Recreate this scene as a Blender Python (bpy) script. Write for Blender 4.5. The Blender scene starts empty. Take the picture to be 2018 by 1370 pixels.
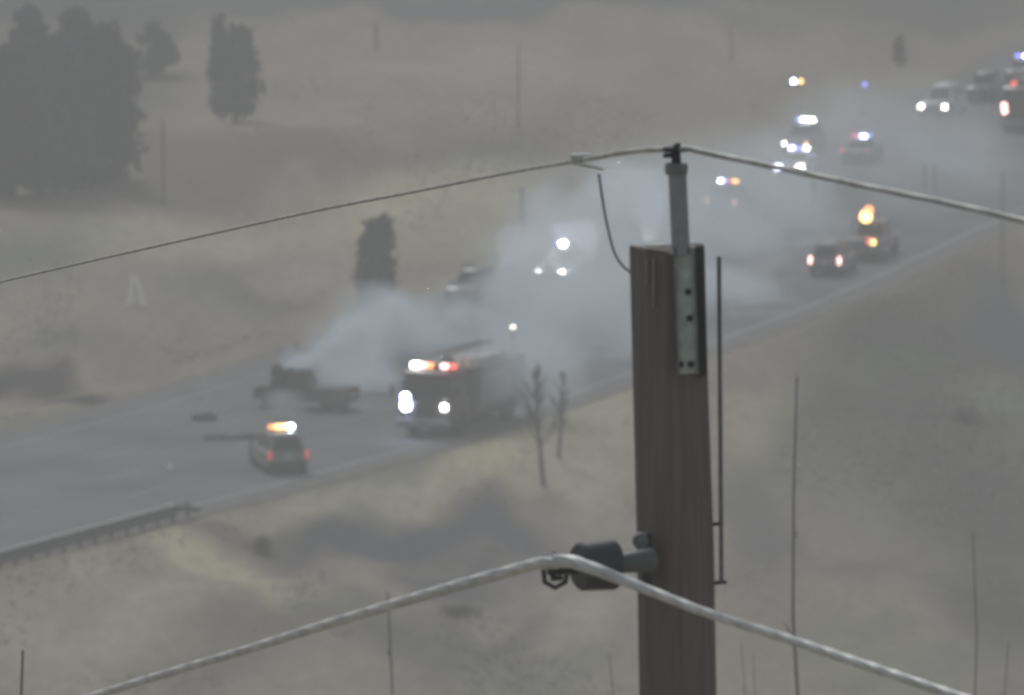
import bpy, math, random
import numpy as np
from mathutils import Vector, Matrix, noise
random.seed(7)
sc = bpy.context.scene
C = sc.collection
R = math.radians

# ------------------------------------------------------------------ camera, sky, sun, exposure
CAMZ, PITCH, FPX = 60.0, 7.2, 18000.0        # long lens of a hilltop traffic camera, looking 7 degrees down
cam = bpy.data.cameras.new('camera')
cam.sensor_width = 36; cam.lens = 36*FPX/2018
cam.clip_start = 1; cam.clip_end = 20000
cam.dof.use_dof = True; cam.dof.focus_distance = 60; cam.dof.aperture_fstop = 6.5
camo = bpy.data.objects.new('camera', cam); C.objects.link(camo)
camo.location = (0, 0, CAMZ); camo.rotation_euler = (R(90-PITCH), 0, 0)
sc.camera = camo
SUN_EL, SUN_ROT = 44, 345                    # degrees
w = bpy.data.worlds.new('World'); sc.world = w; w.use_nodes = True
nt = w.node_tree; bg = nt.nodes['Background']
sky = nt.nodes.new('ShaderNodeTexSky'); sky.sky_type = 'NISHITA'; sky.sun_disc = False
sky.sun_elevation = R(SUN_EL); sky.sun_rotation = R(SUN_ROT); sky.dust_density = 3; sky.air_density = 1.0; sky.ozone_density = 0.6
# thin overcast: the clear sky is greyed by cloud
mixs = nt.nodes.new('ShaderNodeMix'); mixs.data_type = 'RGBA'; mixs.inputs[0].default_value = 0.62
nt.links.new(sky.outputs[0], mixs.inputs[6]); mixs.inputs[7].default_value = (4.65, 4.98, 5.15, 1)
nt.links.new(mixs.outputs[2], bg.inputs[0]); bg.inputs[1].default_value = 0.085
sun = bpy.data.lights.new('sun', 'SUN'); sun.energy = 2.0; sun.angle = R(18); sun.color = (.97, .99, 1.0)
suno = bpy.data.objects.new('sun', sun); C.objects.link(suno)
az = R(SUN_ROT)
sd = Vector((math.sin(az)*math.cos(R(SUN_EL)), math.cos(az)*math.cos(R(SUN_EL)), math.sin(R(SUN_EL))))
suno.rotation_euler = (-sd).to_track_quat('-Z', 'Y').to_euler()
vs = sc.view_settings
vs.view_transform = 'Standard'; vs.look = 'None'; vs.gamma = 1; vs.use_curve_mapping = False
vs.exposure = -0.52
cy = sc.cycles
cy.max_bounces = 8; cy.diffuse_bounces = 2; cy.glossy_bounces = 2; cy.transmission_bounces = 2
cy.volume_bounces = 5; cy.transparent_max_bounces = 16; cy.use_denoising = True
cy.sample_clamp_indirect = 3; cy.filter_width = 2.2; cy.volume_step_rate = 1.0; cy.volume_max_steps = 256
cy.caustics_reflective = False; cy.caustics_refractive = False

# ------------------------------------------------------------------ helpers
def ray(px, py):
    a = R(PITCH)
    x = (px-1009)/FPX; y = -(py-685)/FPX
    return Vector((x, math.cos(a)+y*math.sin(a), -math.sin(a)+y*math.cos(a)))
def at(px, py, Y):                           # the point seen at this place of the photograph, Y metres ahead
    d = ray(px, py); return Vector((0, 0, CAMZ)) + d*(Y/d.y)

EY = np.array([-900, -400, 100, 300, 360, 402, 424, 444, 495, 550, 610, 700, 850, 1200, 3300], float)
EX = np.array([-1000,-560,-205,-86,-48,-22.5,-10.8,-1.4, 17, 33, 48, 68, 98, 160, 500], float)
yy = np.linspace(-900, 3300, 4201); xx = np.interp(yy, EY, EX)
k = np.hanning(41); k /= k.sum(); xx = np.convolve(np.pad(xx, 20, mode='edge'), k, 'valid')
def xe(Y): return np.interp(Y, yy, xx)       # right edge of the highway
def head(Y): return math.atan2(float(xe(Y+5)-xe(Y-5)), 10.0)
def sm(t): t = np.clip(t, 0, 1); return t*t*(3-2*t)
ROADW = 20.0
rng = np.random.RandomState(3)
def vnoise(x, y, s, seed):                   # smooth value noise
    x = np.asarray(x, float)/s + 57.3*seed; y = np.asarray(y, float)/s + 23.9*seed
    xi = np.floor(x); yi = np.floor(y); fx = sm(x-xi); fy = sm(y-yi)
    def h(a, b):
        v = np.sin(a*127.1+b*311.7+seed*17.3)*43758.5453; return v-np.floor(v)
    return (h(xi,yi)*(1-fx)+h(xi+1,yi)*fx)*(1-fy)+(h(xi,yi+1)*(1-fx)+h(xi+1,yi+1)*fx)*fy
def fbm(x, y, s, seed, o=4):
    t = 0; a = .5
    for i in range(o): t = t+a*(vnoise(x, y, s/2**i, seed+i)-.5); a *= .5
    return t
HY = np.array([-1200,-400, 0, 40, 90, 150, 210, 280, 330, 350, 4000], float)
HZ = np.array([30, 38, 46.5, 43.5, 35, 24, 13, 3.5, .6, 0, 0], float)
def height(x, y):
    x = np.asarray(x, float); y = np.asarray(y, float)
    c = np.cos(np.arctan2(xe(y+5)-xe(y-5), 10.0))
    u = (x-xe(y))*c
    z = np.interp(y, HY, HZ)*sm((u-6)/60)
    out = np.maximum(u-2.6, 0)
    z = z - 1.1*sm(out/9)*sm((y-330)/40) + fbm(x, y, 26, 2)*1.6*sm(out/14) + fbm(x, y, 7, 9, 3)*.30*sm(out/6)
    lf = np.maximum(-u-ROADW-2, 0)
    z = z - .8*sm(lf/5) + 2.6*sm((lf-5)/26) + fbm(x, y, 34, 5)*2.2*sm(lf/18) + fbm(x, y, 8, 12, 3)*.30*sm(lf/5)
    z = z + 1.0*np.exp(-(((x+14)/6.0)**2+((y-391)/9.0)**2))       # tan mound below the guard rail
    z = z + 60*sm((y-1500)/1800)*(.6+fbm(x, y, 700, 21)) + 30*sm((np.abs(x)-600)/1500)
    road = (u < 2.6) & (u > -ROADW-2)
    return np.where(road, -0.03, z)
def hz(x, y): return float(height(x, y))
def ground_at(px, py):
    d = ray(px, py); o = Vector((0, 0, CAMZ)); t = 340.0
    while t < 1200:
        p = o+d*t
        if p.z <= hz(p.x, p.y): break
        t += .4
    return Vector((p.x, p.y, hz(p.x, p.y)))

class MB:
    def __init__(s): s.v = []; s.f = []
    def add(s, v, f):
        n = len(s.v); s.v += [tuple(a) for a in v]; s.f += [tuple(i+n for i in q) for q in f]; return s
    def box(s, c, d, rot=None, taper=1.0, bev=0.0):
        x, y, z = d[0]/2, d[1]/2, d[2]/2; M = rot or Matrix()
        if bev > 0:
            b = min(bev, x*.9, y*.9, z*.9); pts = []
            lay = [(-z, -b), (-z+b, 0), (z-b, 0), (z, -b)]
            for zz, ins in lay:
                X, Y = x+ins, y+ins
                for a, q in ((X-b, -Y), (X, -Y+b), (X, Y-b), (X-b, Y), (-X+b, Y), (-X, Y-b), (-X, -Y+b), (-X+b, -Y)): pts.append((a, q, zz))
            f = [tuple(range(7, -1, -1)), tuple(range(24, 32))]
            for l in range(3):
                for i in range(8): j = (i+1) % 8; f.append((l*8+i, l*8+j, l*8+8+j, l*8+8+i))
            return s.add([Vector(c)+(M@Vector(p)) for p in pts], f)
        p = [(-x,-y,-z),(x,-y,-z),(x,y,-z),(-x,y,-z),(-x*taper,-y*taper,z),(x*taper,-y*taper,z),(x*taper,y*taper,z),(-x*taper,y*taper,z)]
        return s.add([Vector(c)+(M@Vector(q)) for q in p], [(0,3,2,1),(4,5,6,7),(0,1,5,4),(1,2,6,5),(2,3,7,6),(3,0,4,7)])
    def tube(s, pts, r, n=8, cap=True):
        pts = [Vector(p) for p in pts]; rs = r if hasattr(r, '__len__') else [r]*len(pts)
        v = []; up = Vector((0, 0, 1))
        for i, p in enumerate(pts):
            t = (pts[min(i+1, len(pts)-1)]-pts[max(i-1, 0)]).normalized()
            a = t.cross(up)
            if a.length < .1: a = t.cross(Vector((1, 0, 0)))
            a.normalize(); b = t.cross(a)
            for j in range(n): q = 2*math.pi*j/n; v.append(p+(a*math.cos(q)+b*math.sin(q))*rs[i])
        f = []
        for i in range(len(pts)-1):
            for j in range(n): k2 = (j+1) % n; f.append((i*n+j, i*n+k2, i*n+n+k2, i*n+n+j))
        if cap: f.append(tuple(range(n-1, -1, -1))); f.append(tuple(range(len(v)-n, len(v))))
        return s.add(v, f)
    def lathe(s, prof, c=(0,0,0), axis='z', n=20):
        v = []; m = len(prof)
        for r_, h in prof:
            for j in range(n):
                q = 2*math.pi*j/n; a, b = r_*math.cos(q), r_*math.sin(q)
                p = (a, b, h) if axis == 'z' else ((h, a, b) if axis == 'x' else (b, h, a))
                v.append(Vector(c)+Vector(p))
        f = []
        for i in range(m-1):
            for j in range(n): k2 = (j+1) % n; f.append((i*n+j, i*n+k2, i*n+n+k2, i*n+n+j))
        f.append(tuple(range(n-1, -1, -1))); f.append(tuple(range((m-1)*n, m*n)))
        return s.add(v, f)
    def quad(s, a, b, c, d, th=.012):        # a pane with thickness
        a, b, c, d = map(Vector, (a, b, c, d)); nn = (b-a).cross(d-a).normalized()*th
        v = [a, b, c, d, a+nn, b+nn, c+nn, d+nn]
        return s.add(v, [(0,3,2,1),(4,5,6,7),(0,1,5,4),(1,2,6,5),(2,3,7,6),(3,0,4,7)])
    def ball(s, c, r, n=10, m=6):
        prof = [(max(.001, math.sin(math.pi*i/m)), -math.cos(math.pi*i/m)) for i in range(m+1)]
        rx, ry, rz = (r, r, r) if not hasattr(r, '__len__') else r
        t = MB(); t.lathe(prof, n=n)
        return s.add([Vector(c)+Vector((p[0]*rx, p[1]*ry, p[2]*rz)) for p in t.v], t.f)
    def loft(s, secs):                       # closed cross-sections of equal length
        n = len(secs[0]); v = [p for q in secs for p in q]; f = []
        for i in range(len(secs)-1):
            for j in range(n): k2 = (j+1) % n; f.append((i*n+j, i*n+k2, i*n+n+k2, i*n+n+j))
        f.append(tuple(range(n-1, -1, -1))); f.append(tuple(range(len(v)-n, len(v))))
        return s.add(v, f)
    def build(s, name, mat, parent=None, smooth=False, mesh_only=False):
        me = bpy.data.meshes.new(name); me.from_pydata([tuple(p) for p in s.v], [], s.f); me.update()
        if smooth: me.shade_smooth(); me.set_sharp_from_angle(angle=R(38))
        me.materials.append(mat)
        o = bpy.data.objects.new(name, me); C.objects.link(o)
        if parent: o.parent = parent
        return o
def tag(o, label=None, cat=None, group=None, kind=None):
    if label: o['label'] = label
    if cat: o['category'] = cat
    if group: o['group'] = group
    if kind: o['kind'] = kind
    return o
def empty(name, loc, rz=0, label=None, cat=None, group=None):
    o = bpy.data.objects.new(name, None); C.objects.link(o); o.location = loc; o.rotation_euler.z = rz
    return tag(o, label, cat, group)

# ------------------------------------------------------------------ materials
def mat(name, col, rough=.6, metal=0, var=.12, scale=3.0, spec=.5, bump=0.0, col2=None, coat=0):
    m = bpy.data.materials.new(name); m.use_nodes = True; t = m.node_tree; b = t.nodes['Principled BSDF']
    b.inputs['Roughness'].default_value = rough; b.inputs['Metallic'].default_value = metal
    b.inputs['Specular IOR Level'].default_value = spec; b.inputs['Coat Weight'].default_value = coat
    tc = t.nodes.new('ShaderNodeTexCoord'); n = t.nodes.new('ShaderNodeTexNoise')
    n.inputs['Scale'].default_value = scale; n.inputs['Detail'].default_value = 6
    t.links.new(tc.outputs['Object'], n.inputs['Vector'])
    r = t.nodes.new('ShaderNodeValToRGB'); c2 = col2 or tuple(min(1, c*(1+var)) for c in col)
    r.color_ramp.elements[0].position = .35; r.color_ramp.elements[1].position = .65
    r.color_ramp.elements[0].color = tuple(c*(1-var) for c in col)+(1,); r.color_ramp.elements[1].color = tuple(c2)+(1,)
    t.links.new(n.outputs[0], r.inputs[0]); t.links.new(r.outputs[0], b.inputs['Base Color'])
    if bump:
        bm = t.nodes.new('ShaderNodeBump'); bm.inputs['Strength'].default_value = bump; bm.inputs['Distance'].default_value = .02
        t.links.new(n.outputs[0], bm.inputs['Height']); t.links.new(bm.outputs[0], b.inputs['Normal'])
    return m
def glow(name, col, s):
    m = bpy.data.materials.new(name); m.use_nodes = True; b = m.node_tree.nodes['Principled BSDF']
    b.inputs['Base Color'].default_value = tuple(min(.8, c*.6) for c in col)+(1,)
    b.inputs['Emission Color'].default_value = tuple(col)+(1,); b.inputs['Emission Strength'].default_value = s
    m.cycles.emission_sampling = 'NONE'
    return m
M = dict(
 tyre=mat('tyre_rubber', (.02,.02,.02), .9), rim=mat('rim_metal', (.35,.35,.36), .4, .7),
 glass=mat('dark_glass', (.012,.014,.018), .12, spec=.6), black=mat('black_plastic', (.025,.025,.028), .6),
 chrome=mat('bright_metal', (.5,.5,.5), .3, .9), plate=mat('number_plate', (.6,.6,.58), .5),
 white=mat('white_paint', (.72,.73,.72), .35, coat=.3), grey=mat('grey_paint', (.22,.24,.25), .35, coat=.3),
 dark=mat('dark_paint', (.035,.04,.055), .35, coat=.3), green=mat('pale_green_paint', (.24,.30,.26), .4, coat=.2),
 char=mat('charred_paint', (.018,.019,.022), .85, var=.4, col2=(.05,.05,.055)), sage=mat('smoke_stained_paint', (.05,.075,.07), .7, var=.3),
 red=mat('fire_engine_paint', (.14,.022,.03), .35, coat=.3), cab=mat('slate_paint', (.06,.06,.08), .4, coat=.2),
 silver=mat('rolled_aluminium', (.32,.33,.35), .45, .5), steel=mat('galvanised_steel', (.62,.66,.62), .6, .05, var=.15, scale=18),
 sign=mat('sign_white', (.86,.87,.84), .5),
 hw=glow('white_lamp', (1,.98,.9), 45), hx=glow('headlamp_in_smoke', (.92,.96,1), 500), hw2=glow('white_lamp_soft', (1,.97,.86), 7), hb=glow('blue_white_lamp', (.66,.72,1), 55), blue=glow('blue_lamp', (.25,.28,1), 7),
 blue_s=glow('blue_lamp_soft', (.45,.55,1), 1.2), amb=glow('amber_lamp', (1,.55,.18), 13), amb_s=glow('amber_lamp_soft', (1,.34,.12), 6), redl=glow('red_lamp', (1,.13,.10), 4),
 tail=glow('tail_lamp', (1,.12,.12), .9), tail_off=mat('tail_lens', (.35,.03,.03), .3), pink=glow('rose_lamp', (1,.6,.55), 9), lens=mat('lamp_lens', (.6,.6,.6), .2),
)

t_ = M['sign'].node_tree; tl = t_.nodes.new('ShaderNodeBsdfTranslucent'); tl.inputs[0].default_value = (.9,.92,.88,1); mx = t_.nodes.new('ShaderNodeMixShader'); mx.inputs[0].default_value = .8
t_.links.new(t_.nodes['Principled BSDF'].outputs[0], mx.inputs[1]); t_.links.new(tl.outputs[0], mx.inputs[2]); t_.links.new(mx.outputs[0], t_.nodes['Material Output'].inputs['Surface'])
# ground: soil and dry grass laid out in patches of the place itself
PATCH = []                                    # x, y, rx, ry, tilt, kind, weight
KIND = {'tan': (.44,.41,.30), 'straw': (.51,.475,.315), 'sand': (.42,.36,.285), 'soil': (.14,.125,.11), 'gravel': (.08,.086,.10),
        'moss': (.17,.19,.145), 'burnt': (.045,.043,.045), 'scrub': (.07,.078,.066), 'rose': (.38,.31,.27)}
BASE = (.285,.252,.20)
def patch(px, py, rx, ry, kind, wt=1.0, slope=0.0):
    p = ground_at(px, py); d = p.y; s = FPX/d; fs = s*math.sin(math.atan2(CAMZ-p.z, d))
    PATCH.append((p.x, p.y, rx/s, ry/fs, slope*s/fs, kind, wt))
P = patch
P(120,20,420,60,'scrub',.9); P(100,200,260,170,'scrub',.95); P(900,6,900,26,'gravel',.75); P(1750,0,500,60,'scrub',.6)
P(900,130,380,90,'rose',.35); P(1000,150,300,60,'sand',.5); P(700,230,500,60,'sand',.35)
P(500,330,480,62,'soil',.6,-.04); P(900,290,300,50,'soil',.45,-.15); P(1150,200,60,30,'soil',.3)
P(380,460,420,56,'tan',.75,-.18); P(850,400,260,70,'straw',.8,-.16); P(640,520,120,60,'rose',.8); P(880,480,160,60,'tan',.5); P(80,500,160,70,'moss',.8)
P(150,600,260,90,'sand',.6); P(420,600,180,50,'moss',.5); P(520,600,130,30,'soil',.5); P(250,690,200,50,'soil',.35,.1); P(130,690,60,30,'moss',.6)
P(40,756,190,26,'burnt',1,.02); P(180,785,140,34,'burnt',1,.15); P(250,805,90,24,'burnt',.9,.2); P(90,765,120,22,'burnt',1); P(290,812,80,14,'scrub',.8,.3)
P(100,850,260,40,'moss',.5); P(40,960,120,40,'scrub',.3)
P(640,950,300,28,'soil',.35,-.15); P(700,985,280,34,'tan',.85,-.08); P(950,950,170,50,'straw',.95,-.1); P(1120,900,150,100,'tan',.8); P(1180,800,130,60,'tan',.9)
P(780,930,200,26,'moss',.4,-.2); P(1500,800,90,60,'straw',.85); P(1620,850,60,30,'tan',.3)
P(480,1030,140,22,'soil',.5,.05); P(420,1105,170,40,'straw',.9,.12); P(560,1160,150,34,'straw',.75,.3); P(300,1180,260,70,'tan',.45); P(120,1250,230,90,'tan',.35)
P(760,1085,250,52,'gravel',1,-.02); P(960,1110,160,60,'gravel',.8,.1); P(850,1150,110,35,'gravel',.7,.1); P(640,1080,60,20,'gravel',.4)
P(480,1240,110,40,'soil',.45); P(330,1290,180,50,'scrub',.35,.1); P(700,1230,230,50,'scrub',.4,.2); P(900,1250,200,70,'scrub',.45); P(960,1215,110,30,'gravel',.5)
P(1120,1220,80,50,'tan',.5); P(1060,1310,220,60,'moss',.4)
P(1480,1050,80,160,'gravel',.6); P(1500,950,120,70,'moss',.3)
P(1800,650,320,130,'scrub',1,-.2); P(1990,1000,200,420,'scrub',.45); P(1750,820,300,70,'scrub',.5); P(1700,1120,160,60,'scrub',.4); P(1880,560,200,60,'soil',.6,-.3); P(1720,720,160,30,'moss',.3,-.2); P(1990,660,90,110,'gravel',.85); P(1750,900,330,160,'scrub',.55); P(1980,800,110,36,'moss',.9)
P(1900,1000,220,160,'scrub',.5); P(1680,1000,80,50,'moss',.3); P(1650,1240,200,60,'moss',.45); P(1800,1330,220,50,'moss',.5); P(1960,1200,120,140,'scrub',.6)
P(1960,420,140,70,'soil',.4,-.4); P(1700,80,250,60,'soil',.25); P(1500,110,200,50,'sand',.3); P(1900,40,160,60,'scrub',.4)

def axis_grid(a, b, core0, core1, fine, coarse):
    g = []; x = a
    while x < b:
        g.append(x); d = max(core0-x, x-core1, 0); x += fine+min(coarse, d*.09)
    g.append(b); return np.array(g)
gx = axis_grid(-2600, 2600, -34, 42, .45, 220); gy = axis_grid(-900, 3300, 352, 700, .9, 220)
X, Y = np.meshgrid(gx, gy); Z = height(X, Y)
nx, ny = len(gx), len(gy)
me = bpy.data.meshes.new('ground')
vv = np.stack([X.ravel(), Y.ravel(), Z.ravel()], 1)
i0 = (np.arange(ny-1)[:, None]*nx+np.arange(nx-1)[None, :]).ravel()
ff = np.stack([i0, i0+1, i0+nx+1, i0+nx], 1)
me.from_pydata(vv.tolist(), [], ff.tolist()); me.shade_smooth()
x, y = X.ravel(), Y.ravel()
wx = x+fbm(x, y/5, 5, 31)*5; wy = y+fbm(x, y/5, 6, 37)*34       # ragged patch outlines
col = np.tile(np.array(BASE), (len(x), 1))
for (cx_, cy_, rx, ry, sl, kd, wt) in PATCH:
    dx = (wx-cx_)/rx; dy = (wy-cy_+(wx-cx_)*sl)/ry
    m_ = np.clip(1.25-np.sqrt(dx*dx+dy*dy), 0, 1); m_ = (sm(m_)*min(1, wt*1.15))[:, None]
    col = col*(1-m_)+np.array(KIND[kd])*m_
g = fbm(x, y/4, 3.0, 41)[:, None]; col = col*(1+g*.35)
g = fbm(x, y/5, 11, 43)[:, None]; col = col*(1+g*np.array([.25,.2,.12]))
ca = me.color_attributes.new('soil', 'FLOAT_COLOR', 'POINT')
ca.data.foreach_set('color', np.concatenate([np.clip(col, 0.02, .8), np.ones((len(x), 1))], 1).ravel().astype('f'))
gm = mat('dry_grassland', BASE, .95, spec=.1); t = gm.node_tree; b = t.nodes['Principled BSDF']
at_ = t.nodes.new('ShaderNodeAttribute'); at_.attribute_name = 'soil'
mp = t.nodes.new('ShaderNodeMapping'); mp.inputs['Scale'].default_value = (1.2, .35, 1)
n1 = t.nodes.new('ShaderNodeTexNoise'); n1.inputs['Scale'].default_value = 1.3; n1.inputs['Detail'].default_value = 9; n1.inputs['Roughness'].default_value = .65
tc = t.nodes.new('ShaderNodeTexCoord'); t.links.new(tc.outputs['Object'], mp.inputs[0]); t.links.new(mp.outputs[0], n1.inputs['Vector'])
mr = t.nodes.new('ShaderNodeMapRange'); mr.inputs[1].default_value = .3; mr.inputs[2].default_value = .7; mr.inputs[3].default_value = .80; mr.inputs[4].default_value = 1.2
t.links.new(n1.outputs[0], mr.inputs[0])
vm = t.nodes.new('ShaderNodeVectorMath'); vm.operation = 'SCALE'; t.links.new(at_.outputs[0], vm.inputs[0]); t.links.new(mr.outputs[0], vm.inputs['Scale'])
t.links.new(vm.outputs[0], b.inputs['Base Color'])
bu = t.nodes.new('ShaderNodeBump'); bu.inputs['Strength'].default_value = .6; bu.inputs['Distance'].default_value = .12
t.links.new(n1.outputs[0], bu.inputs['Height']); t.links.new(bu.outputs[0], b.inputs['Normal'])
me.materials.append(gm)
ground = bpy.data.objects.new('ground', me); C.objects.link(ground); ground['kind'] = 'structure'

# road, shoulders and painted lines follow the curve of the highway
def strip(name, u0, u1, m, z, Y0=330, Y1=900, step=2.0, dash=None, parts=None):
    mb = MB(); ys = np.arange(Y0, Y1+step, step)
    def pt(Yv, u):
        h = head(Yv); return (float(xe(Yv))+u*math.cos(h), Yv-u*math.sin(h), z)
    if dash:
        a, gp = dash; Yv = Y0
        while Yv < Y1:
            mb.add([pt(Yv, u0), pt(Yv, u1), pt(Yv+a, u1), pt(Yv+a, u0)], [(0, 1, 2, 3)]); Yv += a+gp
    else:
        nu = max(1, int((u1-u0)/2)); us = np.linspace(u0, u1, nu+1)
        v = [pt(Yv, u) for Yv in ys for u in us]; f = []
        for i in range(len(ys)-1):
            for j in range(nu): a = i*(nu+1)+j; f.append((a, a+1, a+nu+2, a+nu+1))
        mb.add(v, f)
    o = mb.build(name, m); o['kind'] = 'structure'; return o
asph = mat('worn_asphalt', (.17,.18,.192), .9, var=.20, scale=.16, spec=.2)
shoul = mat('pale_gravel', (.205,.20,.185), .95, var=.2, scale=1.2, spec=.1)
paint = mat('worn_road_paint', (.30,.305,.30), .8, var=.3, scale=2.5)
road = strip('road', -ROADW+1, .6, asph, .0)
strip('gravel_shoulder', .6, 2.0, shoul, .004)
strip('median_shoulder', -ROADW-.6, -ROADW+1, shoul, .004)
strip('edge_line', -.15, .12, paint, .006)
strip('lane_line', -4.3, -4.12, paint, .006, dash=(3, 9), Y0=334)
strip('lane_line', -8.0, -7.82, paint, .006, dash=(3, 9), Y0=338)
strip('lane_line', -11.7, -11.52, paint, .006, dash=(3, 9), Y0=331)
strip('edge_line', -ROADW+2.2, -ROADW+2.4, paint, .006)
tar = mat('tar_seam', (.115,.12,.128), .9, var=.2)
strip('tar_seam', -6.3, -5.9, tar, .005); strip('tar_seam', -13.8, -13.3, tar, .005)

# ------------------------------------------------------------------ vehicles
def xs(y, w, zb, zt, wt=None):
    wt = wt or w*.9; zm = zb+(zt-zb)*.5
    h = [(w*.9, zb), (w, zb+.1*(zt-zb)), (w, zm), (w*.985, zt-.12*(zt-zb)), (wt, zt)]
    return [(a, y, b_) for a, b_ in h]+[(-a, y, b_) for a, b_ in reversed(h)]
def lamp(par, c, m, r=.12, name='headlight', depth=.08, sy=1):
    mb = MB(); mb.ball(c, (r, depth, r*1.0), 12, 6); return mb.build(name, m, par, True)
def wheels(par, W, ys_, r=.34, wd=.24, dual=False):
    for yv in ys_:
        for s in (-1, 1):
            x = s*(W/2-wd/2-.01)
            tb = MB(); tb.lathe([(r*.62, -wd/2), (r*.93, -wd/2), (r, -wd*.32), (r, wd*.32), (r*.93, wd/2), (r*.62, wd/2)], (x, yv, r), 'x', 20)
            o = tb.build('wheel', M['tyre'], par, True)
            rb = MB(); rb.lathe([(r*.60, -wd*.2), (r*.60, wd*.35), (r*.2, wd*.45), (.03, wd*.5)] if s > 0 else [(.03, -wd*.5), (r*.2, -wd*.45), (r*.60, -wd*.35), (r*.60, wd*.2)], (x+s*.02, yv, r), 'x', 14)
            rb.build('rim', M['rim'], o, True)
            ab = MB(); ab.lathe([(r*1.16, -.02), (r*1.16, .02)], (s*(W/2-.015), yv, r*1.02), 'x', 18); ab.build('wheel_arch', M['black'], par)
def lightbar(par, x0, x1, y, z, cells, h=.16, d=.3):
    n = len(cells); wdt = (x1-x0)/n
    base = MB().box(((x0+x1)/2, y, z+.03), (x1-x0+.05, d+.04, .06), bev=.02).build('light_bar', M['black'], par)
    for i, c in enumerate(cells):
        MB().box((x0+wdt*(i+.5), y, z+.06+h/2), (wdt*.94, d, h), bev=.03).build('light_cell', M[c], base)
def car(name, label, cat, pos, hd, style='suv', paint='white', L=4.8, W=1.9, front='off', rear='off', bar=None, group=None, pan=None, fr=.12, H=None):
    root = empty(name, pos, -hd, label, cat, group)
    p = M[paint]; mb = MB(); h = L/2
    if style == 'sedan':
        H = H or 1.42; belt = .92
        secs = [(-h,.80,.42,.72),(-h+.08,.88,.30,.90),(-h+.5,.92,.24,.99),(-h+1.0,.95,.22,1.0),(0,.95,.22,.97),(h-1.5,.95,.22,.95),(h-.9,.93,.22,.90),(h-.3,.88,.26,.80),(h-.05,.80,.34,.68),(h,.72,.42,.60)]
        cb = (-h+.75, h-1.55); rf = (-h+1.35, h-2.3)
    elif style == 'pickup':
        H = H or 1.85; belt = 1.12
        secs = [(-h,.88,.50,1.02),(-h+.05,.97,.45,1.10),(-h+.4,.98,.42,1.12),(0,.98,.40,1.12),(h-1.3,.98,.40,1.14),(h-.5,.96,.42,1.12),(h-.1,.92,.45,1.04),(h,.84,.52,.92)]
        cb = (-.35, h-1.35); rf = (-.2, h-2.0)
    else:
        H = H or 1.78; belt = 1.08
        secs = [(-h,.86,.45,1.00),(-h+.05,.95,.36,1.08),(-h+.4,.97,.32,1.10),(0,.97,.30,1.10),(h-1.3,.97,.30,1.10),(h-.6,.95,.33,1.06),(h-.12,.90,.38,.94),(h,.80,.46,.82)]
        cb = (-h+.12, h-1.25); rf = (-h+.45, h-2.15)
    k = W/1.95
    mb.loft([xs(y_, w_*k, zb, zt) for (y_, w_, zb, zt) in secs]); mb.build('body', p, root, True)
    # cabin: roof skin and pillars over a glass house
    zb = belt-.06; bw = .86*k; tw = .66*k
    def ring(f, out=0):                       # f 0 at belt .. 1 at roof
        y0 = cb[0]+(rf[0]-cb[0])*f; y1 = cb[1]+(rf[1]-cb[1])*f; w_ = bw+(tw-bw)*f; z = zb+(H-zb)*f
        c = .16
        return [(w_-c, y0, z), (w_, y0+c, z), (w_, y1-c*1.4, z), (w_-c, y1, z), (-w_+c, y1, z), (-w_, y1-c*1.4, z), (-w_, y0+c, z), (-w_+c, y0, z)]
    cabm = MB().loft([ring(0), ring(.86), [(a*.97, b_, c+.02) for a, b_, c in ring(.97)], [(a*.8, b_*.86+.14*(rf[0]+rf[1])/2, c+.05) for a, b_, c in ring(1)]])
    cabm.build('roof', p, root, True)
    A, B = ring(.08), ring(.84)
    def pane(nm, i, j, e=.015):
        a, b_, c, d = Vector(A[i]), Vector(A[j]), Vector(B[j]), Vector(B[i])
        MB().quad(a, b_, c, d, e).build(nm, M['glass'], root)
    pane('windshield', 3, 4); pane('rear_window', 7, 0)
    a, b_, c, d = Vector(A[1]), Vector(A[2]), Vector(B[2]), Vector(B[1])
    for f0, f1 in ((.02, .47), (.52, .98)):
        for sgn in (1, -1):
            q = [a.lerp(b_, f0), a.lerp(b_, f1), d.lerp(c, f1), d.lerp(c, f0)]
            if sgn < 0: q = [Vector((-v.x, v.y, v.z)) for v in (q[1], q[0], q[3], q[2])]
            MB().quad(*q, .014).build('side_window', M['glass'], root)
    wheels(root, W*.985, (-h+.9, h-.95), .34 if style == 'sedan' else .39)
    MB().box((0, h-.03, .50), (W*.82, .22, .20), bev=.06).build('front_bumper', M['black'], root)
    MB().box((0, -h+.03, .52), (W*.88, .22, .22), bev=.06).build('rear_bumper', M['black'], root)
    MB().box((0, h-.005, .74), (W*.46, .08, .18), bev=.02).build('grille', M['black'], root)
    MB().box((0, -h-.02, .80), (.34, .03, .16), bev=.006).build('number_plate', M['plate'], root)
    for s in (-1, 1):
        MB().box((s*(W/2+.06), cb[1]-.35, belt+.08), (.2, .14, .15), bev=.04).build('mirror', M['black'], root)
        fm = front if isinstance(front, str) else front[0 if s < 0 else 1]
        lamp(root, (s*(W/2-.27), h-.05, .74 if style != 'sedan' else .66), M['lens'] if fm == 'off' else M[fm], fr if fm != 'off' else .12, 'headlight')
        rm = rear if isinstance(rear, str) else rear[0 if s < 0 else 1]
        MB().box((s*(W/2-.13), -h+.02, .93), (.15, .12, .42 if style != 'sedan' else .2), bev=.03).build('tail_light', M['tail_off'] if rm == 'off' else M[rm], root)
    if style == 'pickup':
        MB().box((0, (-h+cb[0])/2, 1.125), (W*.80, cb[0]+h-.2, .03)).build('bed_floor', M['black'], root)
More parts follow.
